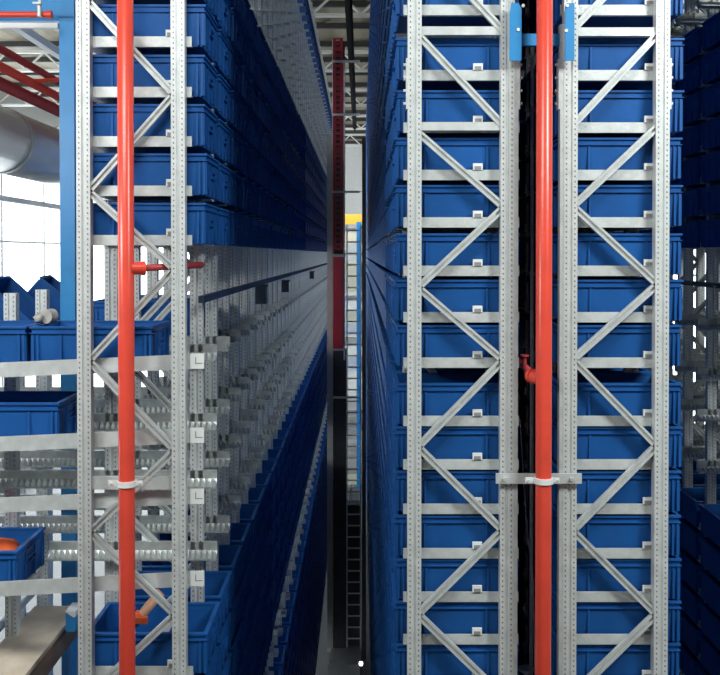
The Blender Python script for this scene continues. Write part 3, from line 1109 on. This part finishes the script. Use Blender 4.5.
# ------------------------------------------------------------------ stacker crane at the far end of the aisle
YC = 17.0
xL, xM, xR = xat(327, YC), xat(333, YC), xat(343, YC)
root = thing('stacker_crane', (xM, YC, 0), 'tall stacker crane with red perforated mast standing in the dark aisle', 'crane')
part('mast', MB().box(xL, xM - .005, YC, YC + .25, .25, zat(134, YC)), M_MAST, root)
part('rear_mast', MB().box(xM, xR + .03, YC + .12, YC + .3, .25, zat(40, YC)), M_DARK, root)
pb = MB()
zt, zb_ = zat(38, YC), zat(250, YC)
pb.box(xM, xM + .055, YC - .01, YC + .06, zb_, zt).box(xR - .055, xR, YC - .01, YC + .06, zb_, zt)
n = 38
for i in range(n + 1):
    z = zb_ + (zt - zb_) * i / n
    wide = .042 if i % 6 == 0 else .022
    pb.box(xM + .055, xR - .055, YC - .005, YC + .05, max(zb_, z - wide), min(zt, z + wide))
part('perforated_plate', pb, M_CRANE, root, label='red plate with holes')
part('guide_strip', MB().box(xR + .01, xR + .04, YC - .02, YC + .02, zat(360, YC), zat(60, YC)), M_WHITE, root)
part('guide_strip', MB().box(xM - .015, xM - .003, YC - .02, YC, zat(150, YC), zat(40, YC)), M_WHITE, root)
part('lift_carriage', MB().box(xM + .01, xR, YC - .12, YC - .02, zat(350, YC), zat(256, YC)), M_CRANE, root, label='red lift carriage')
part('lift_frame', MB().box(xM - .01, xR + .05, YC - .13, YC - .02, zat(257, YC), zat(254, YC)).box(xM, xR + .08, YC - .13, YC - .02, zat(350, YC), zat(348, YC)), M_MAST, root)
for py in (62, 115, 192, 397):
    part('cable_arm', MB().box(xM - .02, xat(360, YC), YC - .06, YC - .03, zat(py, YC) - .02, zat(py, YC) + .02), M_TRUSS, root)
part('lower_mast', MB().box(xM, xat(346, YC), YC, YC + .3, .25, zat(350, YC)), M_DARK, root)
part('dark_backing', MB().box(xat(346.3, YC), xat(361, YC), YC + .06, YC + .4, .34, zat(506, YC)).box(xat(347.5, YC), xat(360, YC), YC + .05, YC + .06, .5, zat(512, YC)), M_DARK, root)  # dark box added behind the lower ladder to stand in for the darkness there
part('dark_cover_strip', MB().box(xat(362, YC), xat(366, YC), YC - .02, YC + .25, .1, zat(138, YC)), M_DARK, root)  # dark strip added to cover the bright wall showing beside the ladder
part('chain_guide', MB().box(xat(332, YC), xat(333, YC), YC - .05, YC - .03, zat(477, YC), zat(400, YC)).box(xat(327, YC), xat(333.5, YC), YC - .05, YC - .03, zat(477.5, YC), zat(476, YC)).box(xat(326, YC), xat(333.5, YC), YC - .06, YC - .03, zat(401, YC), zat(394, YC)), M_MAST, root)
part('chassis', MB().box(xat(329, YC), xat(361, YC), YC - .7, YC + .9, .10, .32).box(xat(331, YC), xat(346, YC), YC - .72, YC - .7, .12, .42), M_DUCT, root)
for yy in (YC - .5, YC + .6):
    part('wheel', MB().cyl((-.36, yy, .12), (-.28, yy, .12), .10, 20), M_DARK, root)
lx0, lx1 = xat(347, YC), xat(360.5, YC)
for x in (lx0, lx1):
    part('ladder_rail', MB().box(x - .013, x + .013, YC - .02, YC + .02, .3, zat(225, YC)), M_GALV, root)
rm = MB().cyl((lx0, YC, 0), (lx1, YC, 0), .014, 8).mesh('rung', M_WHITE, (xM, YC, 0))
z = .5
while z < zat(228, YC):
    link('rung', rm, (0, 0, z), root)
    z += .215
q = U(361, 664, YC - .8)
part('signal_lamp', MB().cyl((q.x, q.y, q.z), (q.x, q.y + .03, q.z), .035, 14), M_LED, root, label='small lit white lamp')
part('lamp_bracket', MB().box(q.x - .02, q.x + .02, q.y + .03, q.y + .1, .1, q.z + .03), M_DARK, root)
# guide rails of the crane
single('floor_rail', MB().box(-.345, -.315, 3, 30, .015, .10).box(-.38, -.28, 3, 30, 0, .015), M_DARK, (-.33, 3, 0), 'steel crane rail on the floor of the dark aisle', 'rail')
ux = xat(346.5, 18.0)
single('top_guide', MB().box(-.27, -.20, 5, 34, H + 4.62, H + 4.72).box(-.31, -.16, 5, 34, H + 4.72, H + 4.735), M_BLACK, (-.235, 5, H + 4.62), 'black crane guide rail running along under the roof', 'rail')

# platform with blue columns at the far end of the hall
YP = 30.0
root = thing('steel_platform', (-.25, YP, 0), 'blue and white steel platform beyond the crane at the aisle end', 'platform')
for x in (xat(359, YP), xat(300, YP)):
    part('column', MB().box(x - .08, x + .08, YP - .08, YP + .08, 0, zat(222, YP)), M_BEAMBLUE, root)
for py in (227, 254, 300, 345, 412, 430, 456):
    z = zat(py, YP)
    part('deck', MB().box(-2.4, .1, YP + .1, YP + 2.5, z - .04, z + .04), M_MAST, root)
for py0, py1, m in ((214, 224, M_YELLOW), (232, 243, M_CREAM), (262, 292, M_CREAM), (311, 322, M_CREAM), (324, 336, M_WALL), (358, 372, M_WALL), (476, 486, M_CREAM)):
    part('panel', MB().box(-1.8, .05, YP + .2, YP + .26, zat(py1, YP), zat(py0, YP)), m, root)
area('platform_fill', (-.6, YP - 1.2, H + 2.6), (math.radians(62), 0, 0), 1.4, .3, 90)  # added fill light that whitens the platform panels
